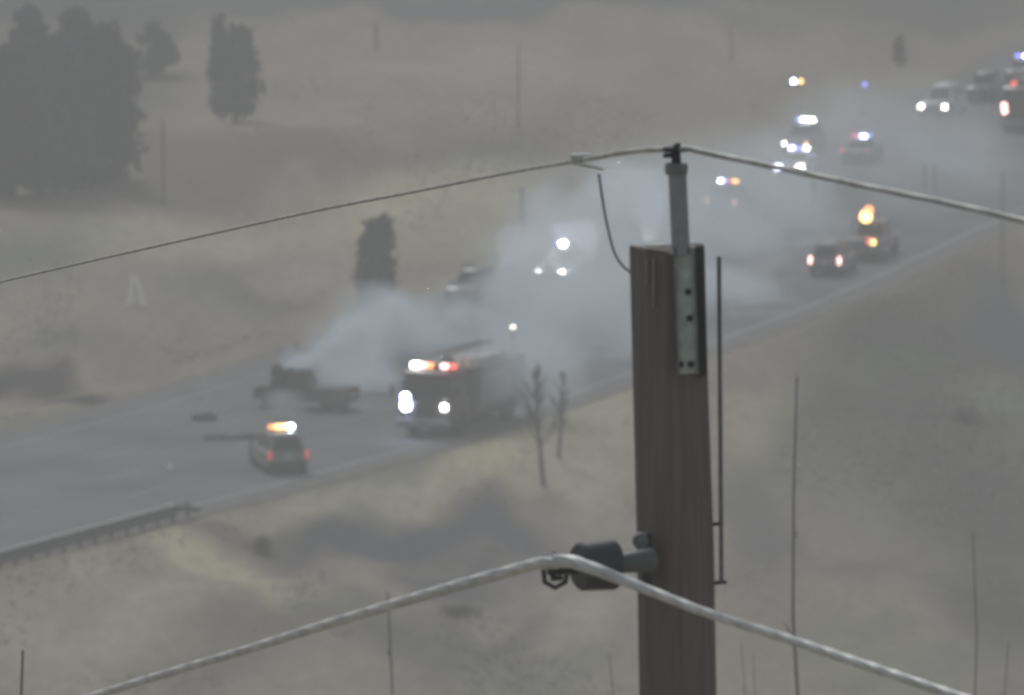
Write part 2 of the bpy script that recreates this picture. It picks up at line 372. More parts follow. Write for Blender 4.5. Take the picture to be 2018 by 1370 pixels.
    if style == 'suv':
        for s in (-1, 1): MB().tube([(s*.55, rf[0]+.2, H+.07), (s*.55, rf[1]-.1, H+.07)], .025, 6).build('roof_rail', M['black'], root)
    if bar: lightbar(root, -.6, .6, (rf[0]+rf[1])/2+.1, H+.07, bar)
    return root
def fire_engine(label, pos, hd, rotpaint='red', roof=('hw','amb_s','pink','redl','amb_s','pink'), hl=('hw','hb'), hr=(.14,.24), L=9.2, rear_blue=False):
    root = empty('fire_engine', pos, -hd, label, 'fire engine')
    h = L/2; W = 2.5
    body = MB(); body.box((0, h-1.35, 1.55), (W, 2.5, 2.1), bev=.16); body.build('cab', M[rotpaint], root, True)
    MB().box((0, h-1.35, 2.72), (W*.94, 2.35, .34), bev=.12).build('cab_roof', M['red'], root, True)
    MB().box((0, -h+L*.36, 1.75), (W, L*.70, 2.1), bev=.05).build('equipment_body', M['cab'] if rotpaint == 'cab' else M['red'], root, True)
    MB().box((0, 0, .62), (W*.8, L-.4, .34), bev=.03).build('chassis', M['black'], root)
    MB().box((0, h+.22, .62), (W*1.0, .55, .38), bev=.08).build('front_bumper', M['grey'], root)
    MB().box((0, h-.04, 1.16), (1.0, .14, .50), bev=.03).build('grille', M['black'], root)
    ws = MB().quad((1.08, h-.08, 1.62), (-1.08, h-.08, 1.62), (-1.02, h-.10, 2.42), (1.02, h-.10, 2.42), .04)
    ws.build('windshield', M['glass'], root)
    for s in (-1, 1):
        MB().box((s*(W/2+.0), h-.75, 2.02), (.03, .8, .62), bev=.01).build('side_window', M['glass'], root)
        MB().box((s*(W/2+.0), h-1.95, 2.02), (.03, .8, .62), bev=.01).build('side_window', M['glass'], root)
        for q in range(4):
            o = MB().box((s*(W/2+.005), -h+.75+q*1.45, 1.72), (.03, 1.3, 1.5), bev=.01).build('compartment_door', M['silver'], root)
            MB().box((s*(W/2+.03), -h+.75+q*1.45, 1.05), (.04, .5, .05)).build('handle', M['black'], o)
        arm = MB().tube([(s*W/2, h-.2, 2.3), (s*(W/2+.28), h+.1, 2.25), (s*(W/2+.28), h+.1, 1.8)], .025, 6)
        arm.box((s*(W/2+.3), h+.1, 2.0), (.2, .08, .42), bev=.03); arm.build('mirror', M['black'], root)
        i = 0 if s < 0 else 1
        lamp(root, (s*.92, h+.02, 1.36), M[hl[i]], hr[i], 'headlight', .12)
        lamp(root, (s*.95, h+.02, 1.72), (M['pink'] if roof[0] == 'blue' else M['hb']) if i == 1 else M['lens'], .2 if i == 1 else .1, 'warning_light', .1)
        MB().box((s*1.1, -h-.02, 1.1), (.18, .06, .5), bev=.02).build('tail_light', M['tail_off'], root)
    lightbar(root, -1.05, 1.05, h-1.1, 2.90, roof, h=.19, d=.36)
    wheels(root, W, (-h+2.1, h-1.5), .52, .34)
    MB().box((0, -h+3.4, 2.93), (W*.8, 3.2, .3), bev=.05).build('hose_bed', M['silver'], root)
    lad = MB()
    for s in (-1, 1): lad.box((s*.28+.6, -h+3.6, 3.30), (.05, 6.4, .10))
    lad.build('ladder', M['silver'], root)
    for q in range(17): MB().tube([(.32, -h+.6+q*.37, 3.3), (.88, -h+.6+q*.37, 3.3)], .02, 6).build('ladder_rung', M['silver'], root)
    MB().box((-.75, h-3.15, 3.05), (.9, .9, .5), bev=.05).build('roof_box', M['white'], root)
    mast = MB().tube([(-.9, -h+.8, 2.8), (-.9, -h+.8, 4.0)], .03, 6).build('scene_light_mast', M['silver'], root)
    lamp(mast, (-.9, -h+.8, 4.05), M['hw2'], .09, 'scene_light', .09)
    return root
def gp(px, py): p = ground_at(px, py); p.z = max(p.z, 0.0); return p

F = math.pi
# near right shoulder: response truck seen from behind
p = at(548, 905, 429.5); p.z = 0
car('response_vehicle', 'pale green response vehicle seen from behind, amber and white roof lights, nearest on the road', 'car',
    (p.x, p.y, 0), R(-13), 'suv', 'green', 4.9, 2.05, rear=('tail', 'tail'), bar=('amb_s','amb','amb','hb'), H=1.85)
p = at(842, 858, 442)
fe = fire_engine('large fire engine facing the camera with blazing headlights and amber roof lights beside the smoke', (p.x+1.75, 444.6, 0), R(23)+F,
            'cab', roof=('redl','pink','black','amb_s','pink','hw'), L=9.4)
fe.scale = (1.1, 1.0, 1.1)
# burning pickup broadside behind the response vehicle
p = gp(610, 812)
b1 = car('burnt_pickup', 'burnt pickup standing broadside, charred cab and pale bed, smoke pouring from it', 'pickup truck', (p.x-.2, p.y+1, 0), R(-68), 'pickup', 'sage', 5.0, 1.9)
for o in b1.children:
    if o.name.startswith(('roof',)): o.data.materials[0] = M['char']; o['label'] = 'charred cab'
sp = MB()
for i in range(9):
    a = random.uniform(0, 6.3); sp.ball((random.uniform(-.7,.7), 1.3+random.uniform(-.6,.5), 1.35+random.uniform(-.1,.5)), (random.uniform(.25,.5), random.uniform(.25,.5), random.uniform(.2,.4)), 8, 5)
sp.build('buckled_hood', M['char'], b1, True)
# vehicles in and behind the smoke
def V(name, label, cat, px, py, dh, **k):
    q = at(px, py, 500); d = ray(px, py); tt = -CAMZ/d.z; q = Vector((0,0,CAMZ))+d*tt
    return car(name, label, cat, (q.x, q.y, 0), head(q.y)+dh, **k)
V('dark_car', 'dark car standing in the thick smoke above the fire engine, no lights on', 'car', 932, 596, R(0)+F, style='suv', paint='dark', L=4.7)
V('oncoming_suv', 'vehicle swallowed by smoke left of the pole, only its white lamps showing', 'suv', 1108, 553, F, style='suv', paint='grey', front=('hx','hx'), fr=.16, bar=('black','black','hx','blue'))
V('patrol_car', 'patrol car with soft blue roof light close to the pole top', 'police car', 1274, 478, F, style='sedan', paint='white', front=('hx','lens'), fr=.16, bar=('black','blue','blue','hx'))
V('ambulance_car', 'dark response car with warm rear lamps and blue and amber roof lights, near pole top', 'car', 1441, 420, 0, style='suv', paint='dark', rear=('amb','pink'), bar=('hb','blue','redl','amb'))
V('police_cruiser', 'police cruiser with two dazzling white lights, nearest the upper wire', 'police car', 1572, 345, F, style='sedan', paint='white', front=('hw','hb'), fr=.26, bar=('hw','blue','blue','hb'))
V('police_suv', 'police suv just behind the dazzling cruiser, strobing white roof light', 'police car', 1583, 300, F, style='suv', paint='dark', front=('amb','hw'), fr=.13, bar=('hw','hw','hb','blue'))
V('police_cruiser', 'police cruiser with a single blue-white strobe and red tail lamps, left of the white suv', 'police car', 1700, 318, 0, style='sedan', paint='grey', rear=('redl','tail'), bar=('redl','blue','hb','blue'))
V('grey_suv', 'grey suv with dim rose tail lamps on the near shoulder below the amber beacons', 'suv', 1642, 536, R(-3), style='suv', paint='grey', rear=('pink','pink'), L=4.9)
V('white_suv', 'white suv driving towards the camera with both headlights on, top right', 'suv', 1858, 226, F+R(4), style='suv', paint='white', front=('hw','hw'), fr=.17, L=5.0, W=2.1, H=1.95)
V('dark_suv', 'dark suv following behind the white suv', 'suv', 1942, 196, F, style='suv', paint='dark')
V('police_cruiser', 'police cruiser behind the rescue engine at the right edge, white and blue roof lights', 'police car', 2016, 158, F, style='sedan', paint='dark', front=('redl','off'), fr=.1, bar=('hw','hw','blue','blue'))
def assumed_light_mast(label, px, py, Yd, lamps):  # assumed mast, added to carry small lights of unclear origin
    tp = at(px, py, Yd); root = empty('assumed_light_mast', (tp.x, Yd, 0), 0, label, 'assumed light mast')
    MB().lathe([(.045,0),(.04,tp.z*.5),(.025,tp.z-.1)], n=8).build('mast', M['silver'], root)
    MB().box((0,0,.25), (.7,.9,.4), bev=.06).build('base_box', M['grey'], root)
    MB().box((0,0,tp.z-.08), (.75,.08,.06), bev=.01).build('lamp_bar', M['black'], root)
    for dx, m_ in lamps: lamp(root, (dx, -.1, tp.z), M[m_], .13, 'lamp', .1)
assumed_light_mast('assumed slim light mast with a blue and an amber lamp above the dazzling cruiser', 1571, 160, 600, ((-.24,'hb'),(.24,'amb')))
assumed_light_mast('assumed slim light mast with a single blue lamp above the cruiser left of the white suv', 1704, 166, 596, ((0,'blue'),))
# highway service truck with amber beacon board ahead of the grey suv
d = ray(1716, 505); q = Vector((0,0,CAMZ))+d*(-CAMZ/d.z)
st = empty('service_truck', (q.x, q.y, 0), -head(q.y), 'service truck with a bright amber beacon above its bed, beyond the grey suv', 'truck')
s2 = MB(); s2.loft([xs(y_, w_, zb, zt) for y_, w_, zb, zt in [(-2.9,1.0,.55,1.1),(-2.8,1.08,.5,1.2),(1.0,1.08,.45,1.2),(2.3,1.0,.45,1.15),(2.9,.92,.5,1.0)]]); s2.build('body', M['grey'], st, True)
s2 = MB(); s2.box((0, .7, 1.55), (1.75, 1.7, .95), taper=.84); s2.build('cab', M['grey'], st)
MB().quad((-.7,-.19,1.3), (.7,-.19,1.3), (.62,-.13,1.85), (-.62,-.13,1.85), .03).build('rear_window', M['glass'], st)
wheels(st, 2.1, (-1.9, 1.9), .42, .28)
fr_ = MB()
for s in (-1, 1): fr_.tube([(s*.8, -1.0, 1.2), (s*.8, -1.0, 2.1)], .04, 6)
fr_.tube([(-.8, -1.0, 2.1), (.8, -1.0, 2.1)], .04, 6); fr_.build('beacon_frame', M['black'], st)
for i, (xq, r_, m_) in enumerate(((-.05,.34,'amb'), (.12,.26,'amb_s'))):
    lamp(st, (xq, -1.0, 2.38+i*.35), M[m_], r_, 'beacon', .2)
lamp(st, (.85, -2.95, 1.15), M['amb'], .15, 'tail_light', .08); lamp(st, (.68, -2.95, 1.2), M['redl'], .18, 'tail_light', .06); lamp(st, (-.9, -2.95, 1.1), M['tail_off'], .1, 'tail_light', .06)
# tall engine at the right edge
d = ray(2012, 262); q = Vector((0,0,CAMZ))+d*(-CAMZ/d.z)
fire_engine('tall rescue engine half cut by the right picture edge, red lamps down its front', (q.x+.9, q.y+4.5, 0), head(q.y)+F,
            'cab', roof=('blue','blue_s','black','black','redl','black'), hl=('lens','pink'), hr=(.17,.2), L=8.6)

# ------------------------------------------------------------------ guard rail
rail = empty('guard_rail', (0, 0, 0), 0, 'shade-toned steel guard rail along the lower left edge of the highway', 'guard rail')
a = gp(-160, 1168); b_ = gp(345, 1030)
stepn = 8
dirv = (b_-a); Ln = dirv.length; du = dirv.normalized(); nrm = Vector((du.y, -du.x, 0))
prof = [(-.02,.20),(.06,.27),(.06,.40),(0,.47),(.06,.54),(.06,.71),(-.02,.76),(-.05,.76),(-.03,.47),(-.05,.20)]
railshade = mat('shade_dark_steel', (.075,.085,.09), .6, .4, var=.3, scale=4); raillit = mat('sky_lit_steel', (.42,.44,.42), .5, .2)  # beam colour carries its shaded side, cap colour the sky-lit top
for i in range(stepn):
    p0 = a+du*(Ln*i/stepn); p1 = a+du*(Ln*(i+1)/stepn+.08)
    mb = MB(); s0 = [p0+nrm*h_+Vector((0,0,z_)) for h_, z_ in prof]; s1 = [p1+nrm*h_+Vector((0,0,z_)) for h_, z_ in prof]
    mb.loft([s0, s1]); mb.build('rail_beam', railshade, rail)
for i in range(stepn*2+2):
    p0 = a+du*(Ln*i/(stepn*2)); base = hz(p0.x, p0.y)
    o = MB().box((p0.x-nrm.x*.12, p0.y-nrm.y*.12, (base-.1+.72)/2), (.16,.2,.72-base+.1), bev=.01).build('rail_post', railshade, rail)
endc = MB().tube([b_+Vector((0,0,.58)), b_+du*1.0+Vector((0,0,.5)), b_+du*1.8+nrm*.25+Vector((0,0,.30))], [.17,.16,.12], 8).build('end_terminal', railshade, rail, True)
MB().loft([[a+nrm*h_+Vector((0,0,z_)) for h_, z_ in ((-.12,.775),(.06,.775),(.06,.80),(-.12,.80))], [b_+nrm*h_+Vector((0,0,z_)) for h_, z_ in ((-.12,.775),(.06,.775),(.06,.80),(-.12,.80))]]).build('lit_rail_top', raillit, rail)  # pale strip added for the sky-lit upper edge of the beam

# ------------------------------------------------------------------ posts, signs, debris
wood_old = mat('old_post_wood', (.06,.052,.045), .9, var=.3, scale=5)
thinst = mat('dull_steel', (.13,.13,.13), .6, .3)
def post(name, label, cat, px, py, hpx, wm, m, group=None, cap=False):
    p = ground_at(px, py); s = FPX/p.y; h = hpx/s/math.cos(math.atan(CAMZ/p.y))
    mb = MB().lathe([(wm/2, -.3), (wm/2, h*.5), (wm*.42, h-.03), (wm*.3, h)], n=10)
    o = mb.build(name, m, None, True); o.location = p; tag(o, label, cat, group)
    return o
post('wooden_post', 'dark stubby wooden post standing in tan grass under the upper wire', 'post', 1029, 446, 76, .30, wood_old)
post('marker_pole', 'slim pole on the pale hillside near the top edge, left of centre', 'pole', 741, 97, 52, .20, thinst)
post('marker_pole', 'tall slim pole on the hillside at top centre', 'pole', 1022, 252, 165, .13, thinst)
post('marker_pole', 'slim pole near the top edge above the flashing police lights', 'pole', 1441, 122, 74, .15, thinst)
post('marker_pole', 'faint slim pole in front of the dark trees at upper left', 'pole', 322, 402, 165, .15, thinst)
post('marker_pole', 'slim pole beside the highway under the police lights', 'pole', 1604, 430, 74, .16, thinst)
post('marker_pole', 'slim pale pole between the white and the dark suv', 'pole', 1921, 196, 60, .12, M['steel'])
post('marker_pole', 'left one of two short posts on the right roadside below the white suv', 'post', 1822, 378, 52, .12, thinst)
post('marker_pole', 'right one of two short posts on the right roadside below the white suv', 'post', 1842, 380, 56, .12, thinst)
post('marker_pole', 'thin tall pole at the right edge below the rescue engine', 'pole', 1975, 560, 220, .09, thinst)
# white A-frame marker
p = ground_at(268, 604); p.z += .02; af = empty('folding_sign', p, R(12), 'small white A-shaped folding sign alone on the green-grey slope', 'sign')
for s in (-1, 1):
    mb = MB(); v = [(s*.50,-.22,0), (s*.22,-.22,0), (-s*.02+.0,-.1,1.45), (s*.12,-.1,1.5)]
    mb.add([Vector(q_) for q_ in v]+[Vector(q_)+Vector((0,.03,0)) for q_ in v], [(0,1,2,3),(7,6,5,4),(0,4,5,1),(1,5,6,2),(2,6,7,3),(3,7,4,0)]); mb.v = [Vector((v_.x*1.12, v_.y+.45*v_.z, v_.z*1.1)) for v_ in map(Vector, mb.v)]; mb.build('panel', M['sign'], af)
MB().box((0,-.15,.62), (.42,.06,.10)).build('crossbar', M['sign'], af)
# smouldering debris on the road
def lump(name, label, cat, px, py, sx, sy, sz, m, n=9):
    p = gp(px, py); mb = MB()
    for i in range(n):
        mb.ball((random.uniform(-.5,.5)*sx, random.uniform(-.5,.5)*sy, sz*random.uniform(.1,.35)), (sx*random.uniform(.15,.3), sy*random.uniform(.2,.35), sz*random.uniform(.3,.6)), 8, 5)
    o = mb.build(name, m, None, True); o.location = p; return tag(o, label, cat)
charm = mat('charred_debris', (.03,.04,.042), .9, var=.4, scale=4)
lump('charred_debris', 'small charred heap on the road with a wisp of steam above it', 'debris', 402, 826, 1.1, 1.6, .42, charm)
lump('torn_bumper', 'long low strip of dark wreckage left of the response vehicle', 'debris', 468, 868, 2.6, .8, .28, charm, 14)
lump('tyre_shred', 'scrap of pale rubber lying on the open lane', 'debris', 332, 925, .35, .8, .12, M['lens'], 4)

# ------------------------------------------------------------------ trees and shrubs
def leafmat(name, c, c2): return mat(name, c, .8, var=.3, scale=2.0, spec=.2, col2=c2)
lf1 = leafmat('juniper_leaf', (.048,.056,.068), (.075,.085,.096)); lf2 = leafmat('cedar_leaf', (.07,.095,.08), (.11,.13,.11))
lf3 = leafmat('dry_shrub_leaf', (.13,.125,.10), (.19,.18,.14)); bark = mat('bark', (.055,.048,.042), .9, var=.3, scale=8)
def tree(name, label, p, wd, ht, leaf, n=900, sz=.28, conical=.3, base=.08, group=None, holes=.0):
    root = empty(name, p, random.uniform(0, 6), label, 'tree', group)
    tb = MB(); tb.tube([(0,0,-.3), (random.uniform(-.1,.1),0,ht*.3), (random.uniform(-.2,.2),.1,ht*.65), (0,0,ht*.9)], [wd*.05+.06, wd*.04+.05, wd*.025+.03, .02], 8)
    for i in range(7):
        a = random.uniform(0, 6.3); z0 = ht*random.uniform(.2,.7); q = wd*.35
        tb.tube([(0,0,z0), (math.cos(a)*q*.5, math.sin(a)*q*.5, z0+ht*.06), (math.cos(a)*q, math.sin(a)*q, z0+ht*.14)], [.06,.04,.015], 5)
    tb.build('trunk', bark, root, True)
    mb = MB(); cl = []; nc = 16 if ht < wd*1.9 else 34
    for i in range(nc):
        z = base+.06+(.88-base)*(i+random.random())/nc; wz = (1-conical*z)*(math.sin(math.pi*min(1, z*1.0+.14))**.5 if nc == 16 else (1.0 if z < .8 else .75))
        a = random.uniform(0, 6.3); cl.append((math.cos(a)*wd*.28*wz, math.sin(a)*wd*.28*wz, z*ht, wd*.27*max(.35, wz)))
    for i in range(n):
        cx_, cy_, cz, cr = random.choice(cl); q = Vector((random.gauss(0,1), random.gauss(0,1), random.gauss(0,1)))
        q = q.normalized()*cr*random.uniform(.4,1.0)*random.choice((1,1,1.25,1.5)); q.z *= ht/wd*.42
        c = Vector((cx_, cy_, max(base*ht, cz))) + q; s = sz*random.uniform(.6,1.4)
        e1 = Vector((random.gauss(0,1), random.gauss(0,1), random.gauss(0,1))).normalized(); e2 = e1.orthogonal().normalized()
        mb.add([c-e1*s, c+e2*s*.6, c+e1*s, c-e2*s*.6], [(0,1,2,3)])
    mb.build('crown', leaf, root); return root
def T(px, py, wpx, hpx, label, leaf=lf1, name='juniper_tree', **k):
    p = ground_at(px, py); s = FPX/p.y
    return tree(name, label, p, wpx/s, hpx/s, leaf, **k)
G = 'dark trees massed at upper left'
T(20, 392, 220, 300, 'dark juniper at the left edge, largest of the upper left trees', n=3800, sz=.38, conical=.15, base=.02, group=G)
T(110, 380, 200, 330, 'dark juniper second from the left edge in the tree mass', n=3800, sz=.38, conical=.15, base=.02, group=G)
T(195, 362, 150, 310, 'dark juniper in the middle of the tree mass with rounded top', n=3200, sz=.36, conical=.15, base=.02, group=G)
T(55, 310, 220, 300, 'dark juniper behind the leftmost trees touching the top edge', n=3200, sz=.38, conical=.15, base=.02, group=G)
T(150, 262, 220, 250, 'dark juniper at the back of the tree mass', n=3200, sz=.38, conical=.15, base=.02, group=G)
T(242, 260, 70, 170, 'narrow dark juniper ending the tree mass on its right', n=900, group=G)
T(300, 150, 110, 110, 'low grey-green tree to the right of the dark mass near the top', leaf=lf2, n=900, group=G)
T(430, 172, 34, 150, 'slender leaning tree beside the greenish cedar', leaf=lf1, n=500, sz=.22, conical=.1)
T(465, 240, 100, 190, 'greenish cedar standing alone on the upper slope', leaf=lf2, name='cedar_tree', n=1300, conical=.1)
T(742, 592, 78, 168, 'narrow dark cedar standing alone above the white smoke', leaf=lf2, name='cedar_tree', n=3600, sz=.17, conical=.12, base=-.04)
T(1772, 130, 26, 62, 'small dark cedar near the top edge left of the white suv', leaf=lf2, name='cedar_tree', n=300, sz=.2)
def shrub(px, py, wpx, hpx, label, leaf=lf3, n=240):
    p = ground_at(px, py); s = FPX/p.y; wd = wpx/s; ht = hpx/s
    root = empty('dry_shrub', p, 0, label, 'shrub', 'dry shrubs on the grassland'); mb = MB(); st_ = MB()
    for i in range(9):
        a = random.uniform(0, 6.3); st_.tube([(0,0,-.05), (math.cos(a)*wd*.2, math.sin(a)*wd*.2, ht*.5), (math.cos(a)*wd*.4, math.sin(a)*wd*.4, ht*.9)], [.03,.02,.008], 5)
    st_.build('stem', bark, root)
    for i in range(n):
        q = Vector((random.gauss(0,.3)*wd, random.gauss(0,.3)*wd, abs(random.gauss(.45,.25))*ht)); s_ = .09*random.uniform(.6,1.5)
        e1 = Vector((random.gauss(0,1), random.gauss(0,1), random.gauss(0,1))).normalized(); e2 = e1.orthogonal().normalized()
        mb.add([q-e1*s_, q+e2*s_*.5, q+e1*s_, q-e2*s_*.5], [(0,1,2,3)])
    mb.build('foliage', leaf, root); return root
for a_ in [(516,1090,34,34,'small dark shrub on the tan mound right of the guard rail'),(905,1216,60,20,'low shrub in the grey hollow under the heavy wire'),(1905,835,50,30,'low shrub on the darker slope at the right')]:
    shrub(*a_)
# bare trees: branching twigs
bark2 = mat('grey_bark', (.13,.13,.12), .9, var=.3, scale=8)
def bare(name, label, p, ht, r0, lean=.05, nb=7, spread=.35, n=6, group=None, cat='bare tree', seed=0):
    rd = random.Random(seed); root = empty(name, p, 0, label, cat, group)
    tb = MB(); pts = []; x_ = 0; y_ = 0
    for i in range(9):
        t_ = i/8; x_ += rd.uniform(-1,1)*.012*ht+lean*ht/8; pts.append(Vector((x_-lean*0, y_, ht*t_-.2*(i == 0))))
    rs = [r0*(1-.72*i/8) for i in range(9)]; tb.tube(pts, rs, 8); tb.build('trunk', bark2, root, True)
    for i in range(nb):
        t_ = rd.uniform(.3, .97); q = t_*8; k_ = int(q); pp = pts[k_].lerp(pts[min(8, k_+1)], q-k_); a = rd.uniform(0, 6.3); l = ht*spread*rd.uniform(.3,1)*(1.15-t_)
        e = pp+Vector((math.cos(a)*l*.5, math.sin(a)*l*.5, l*.8)); mid = pp.lerp(e, .5)+Vector((math.cos(a)*l*.1, math.sin(a)*l*.1, 0))
        tw = MB(); tw.tube([pp, mid, e], [r0*.35, r0*.25, r0*.1], 5)
        for j in range(4):
            s_ = pp.lerp(e, rd.uniform(.3,.9)); a2 = a+rd.uniform(-1,1); tw.tube([s_, s_+Vector((math.cos(a2)*l*.3, math.sin(a2)*l*.3, l*.35))], [r0*.15, r0*.06], 4)
        tw.build('branch', bark2, root)
    return root
p = ground_at(1075, 960); bare('bare_tree', 'spindly bare tree standing right of the fire engine', p, 5.8, .13, -.05, 38, .46, seed=4)
p = ground_at(1100, 905); bare('bare_tree', 'second shorter bare sapling behind the spindly tree by the fire engine', p, 4.2, .10, .02, 30, .5, seed=5)
def near_stalk(label, ptop, pside, Yd, r0, nb, name='bare_sapling', seed=1, lean=0.0, sp=.12):
    tp = at(ptop[0], ptop[1], Yd); gz = hz(tp.x, Yd); ht = tp.z-gz
    return bare(name, label, (tp.x-lean*ht, Yd, gz), ht, r0, lean, nb, sp, cat='sapling', seed=seed)
near_stalk('tall thin bare sapling rising right of the pole, tallest of the stalks', (1556, 742), 0, 160, .055, 5, seed=11, lean=-.0015, sp=.05)
near_stalk('thin straight sapling touching the heavy wire left of the insulator', (799, 1168), 0, 150, .04, 4, seed=3, sp=.05)
near_stalk('short pointed sapling tip in the lower left corner', (68, 1282), 0, 100, .045, 9, seed=13, sp=.05)
near_stalk('leaning thin sapling at the lower right', (1914, 1058), 0, 165, .035, 6, seed=14, lean=-.006, sp=.08)
near_stalk('faint short sapling near the lower right corner', (1962, 1262), 0, 165, .03, 4, seed=15, lean=-.004, sp=.07)
near_stalk('thin twig just left of the pole foot', (1229, 1286), 0, 150, .025, 3, seed=16, sp=.04)
near_stalk('thin twig just right of the pole foot, under the heavy wire', (1448, 1265), 0, 155, .02, 3, seed=17, sp=.04)
near_stalk('tiny twig between the pole foot and the tall sapling', (1516, 1290), 0, 155, .02, 3, seed=18, sp=.04)

# dry grass tufts over the near slopes
gb = MB(); tv = []; tf = []
nr = np.random.RandomState(5)
cnt = 0
TX = nr.uniform(-30, 34, 34000); TY = 352+nr.uniform(0, 1, 34000)**1.3*260
TU = (TX-xe(TY))*.92; TZ = height(TX, TY); dens = fbm(TX, TY/4, 4, 61)
ok = ((TU > 3) | (TU < -ROADW-2)) & (dens > .06)
for x_, y_, z_ in zip(TX[ok], TY[ok], TZ[ok]):
    for j in range(3):
        a = random.uniform(0, 6.3); l = random.uniform(.08,.20); dx, dy = math.cos(a)*.09, math.sin(a)*.09; bx_, by_ = x_+random.uniform(-.12,.12), y_+random.uniform(-.3,.3)
        n_ = len(tv); tv += [(bx_-dy*.5, by_+dx*.5, z_-.03), (bx_+dy*.5, by_-dx*.5, z_-.03), (bx_+dx*1.5, by_+dy*1.5, z_+l)]; tf.append((n_, n_+1, n_+2))
grm = mat('dry_grass_blade', (.40,.385,.30), .9, var=.2, scale=.25, spec=.1, col2=(.48,.46,.36))
gb.v = tv; gb.f = tf; go = gb.build('grass', grm); tag(go, 'short dry grass over the slopes beside the highway', 'grass', kind='stuff')

# ------------------------------------------------------------------ utility pole and wires
PY = 39.6
polewood = mat('dark_pole_wood', (.20,.18,.165), .85, var=.12, scale=1, spec=.15, bump=.4)
t = polewood.node_tree; mpn = t.nodes.new('ShaderNodeMapping'); mpn.inputs['Scale'].default_value = (22, 22, 1.0)
tcn = [n for n in t.nodes if n.type == 'TEX_COORD'][0]; nn_ = [n for n in t.nodes if n.type == 'TEX_NOISE'][0]
t.links.new(tcn.outputs['Object'], mpn.inputs[0]); t.links.new(mpn.outputs[0], nn_.inputs['Vector']); nn_.inputs['Scale'].default_value = 1.6
endgrain = mat('pale_end_grain', (.62,.63,.57), .8); crackm = mat('grey_crack_wood', (.34,.34,.33), .9)
ins = mat('grey_green_insulator', (.05,.056,.058), .4, var=.15, spec=.5); hard = mat('dull_galvanised', (.20,.21,.215), .5, .3, var=.2, scale=20)
darkst = mat('dark_hardware', (.035,.035,.045), .5, .4)
c_ = at(1315, 488, PY); c_b = at(1335, 1370, PY); gz = hz(c_b.x, PY)
pole = empty('utility_pole', (c_b.x, PY, gz), 0, 'dark wooden utility pole in the foreground with a steel top bracket and side insulator', 'utility pole')
def L_(v): return Vector(v)-Vector((c_b.x, PY, gz))
sc_px = PY/FPX/math.cos(R(PITCH))*math.cos(R(PITCH))
def mpp(Yd): return Yd/FPX*1.01
rtop = 74*mpp(PY); rbot = 76.5*mpp(PY)
top = L_(c_); bot = L_(c_b)
pts = [Vector((bot.x+(bot.x-top.x)*.3, 0, -.5)), bot, bot.lerp(top, .33)+Vector((.004,0,0)), bot.lerp(top, .7), top]
tb = MB()
secs = []
for i, (pp, r_) in enumerate(zip(pts, [rbot*1.25, rbot, rbot*.995, rtop*1.0, rtop])):
    secs.append([(pp.x+math.cos(q)*r_*(1+.012*math.sin(5*q+i)), pp.y+math.sin(q)*r_*(1+.012*math.sin(3*q+i)), pp.z+(.012*math.sin(2*q+1) if i == 4 else 0)) for q in [2*math.pi*j/40 for j in range(40)]])
tb.loft(secs); tb.build('pole_shaft', polewood, pole, True)
def pf(px, py, off): return L_(at(px, py, PY-off))      # a point on the near side of the pole
e = MB(); e.lathe([(rtop*.34, 0), (rtop*.30, .014)], (pf(1292, 489, 0).x, -.095, top.z+.014), 'z', 20); e.build('end_grain', endgrain, pole)
c0, c1 = pf(1288, 508, rtop*.97), pf(1287, 604, rtop*.97)
MB().box((c0+c1)/2, (.007, .012, (c0-c1).length)).build('crack', crackm, pole)
c0, c1 = pf(1274, 508, rtop*.92), pf(1273, 560, rtop*.92)
MB().box((c0+c1)/2, (.004, .012, (c0-c1).length)).build('crack', crackm, pole)
# tall thin sliver of pole sticking up right of the bracket
s0, s1 = L_(at(1377, 479, PY-.02)), L_(at(1384, 735, PY-.02))
MB().box((s0+s1)/2+Vector((0, -.09, 0)), (.040, .07, (s0-s1).length), rot=Matrix.Rotation(math.atan2(s1.x-s0.x, s0.z-s1.z)*-1, 3, 'Y').to_4x4(), bev=.006).build('pole_splinter', mat('dark_splinter_wood', (.06,.056,.058), .85, bump=.3), pole)
# steel channel bracket
off = rtop+.035
q0, q1 = L_(at(1348, 486, PY-off)), L_(at(1356, 736, PY-off)); mid = (q0+q1)/2
ang = math.atan2(q1.x-q0.x, q0.z-q1.z)
rotm = Matrix.Rotation(-ang, 3, 'Y').to_4x4()
Lb = (q1-q0).length; wpl = 38*mpp(PY-off)
br = MB(); br.box(mid, (wpl, .014, Lb), rot=rotm)
bracket = br.build('bracket_plate', M['steel'], pole)
for s in (-1, 1):
    fl = MB(); fl.box(mid+rotm.to_3x3()@Vector((s*wpl*.5, -.018, 0)), (.009, .05, Lb), rot=rotm); fl.build('bracket_flange', hard, bracket)
for (bx, by) in ((1356,575),(1359,627),(1361,718),(1342,718)):
    c = L_(at(bx, by, PY-off-.008)); bo = MB(); bo.lathe([(.014,-.012),(.014,0),(.009,.004)], c, 'y', 8); bo.build('bolt', darkst, bracket)
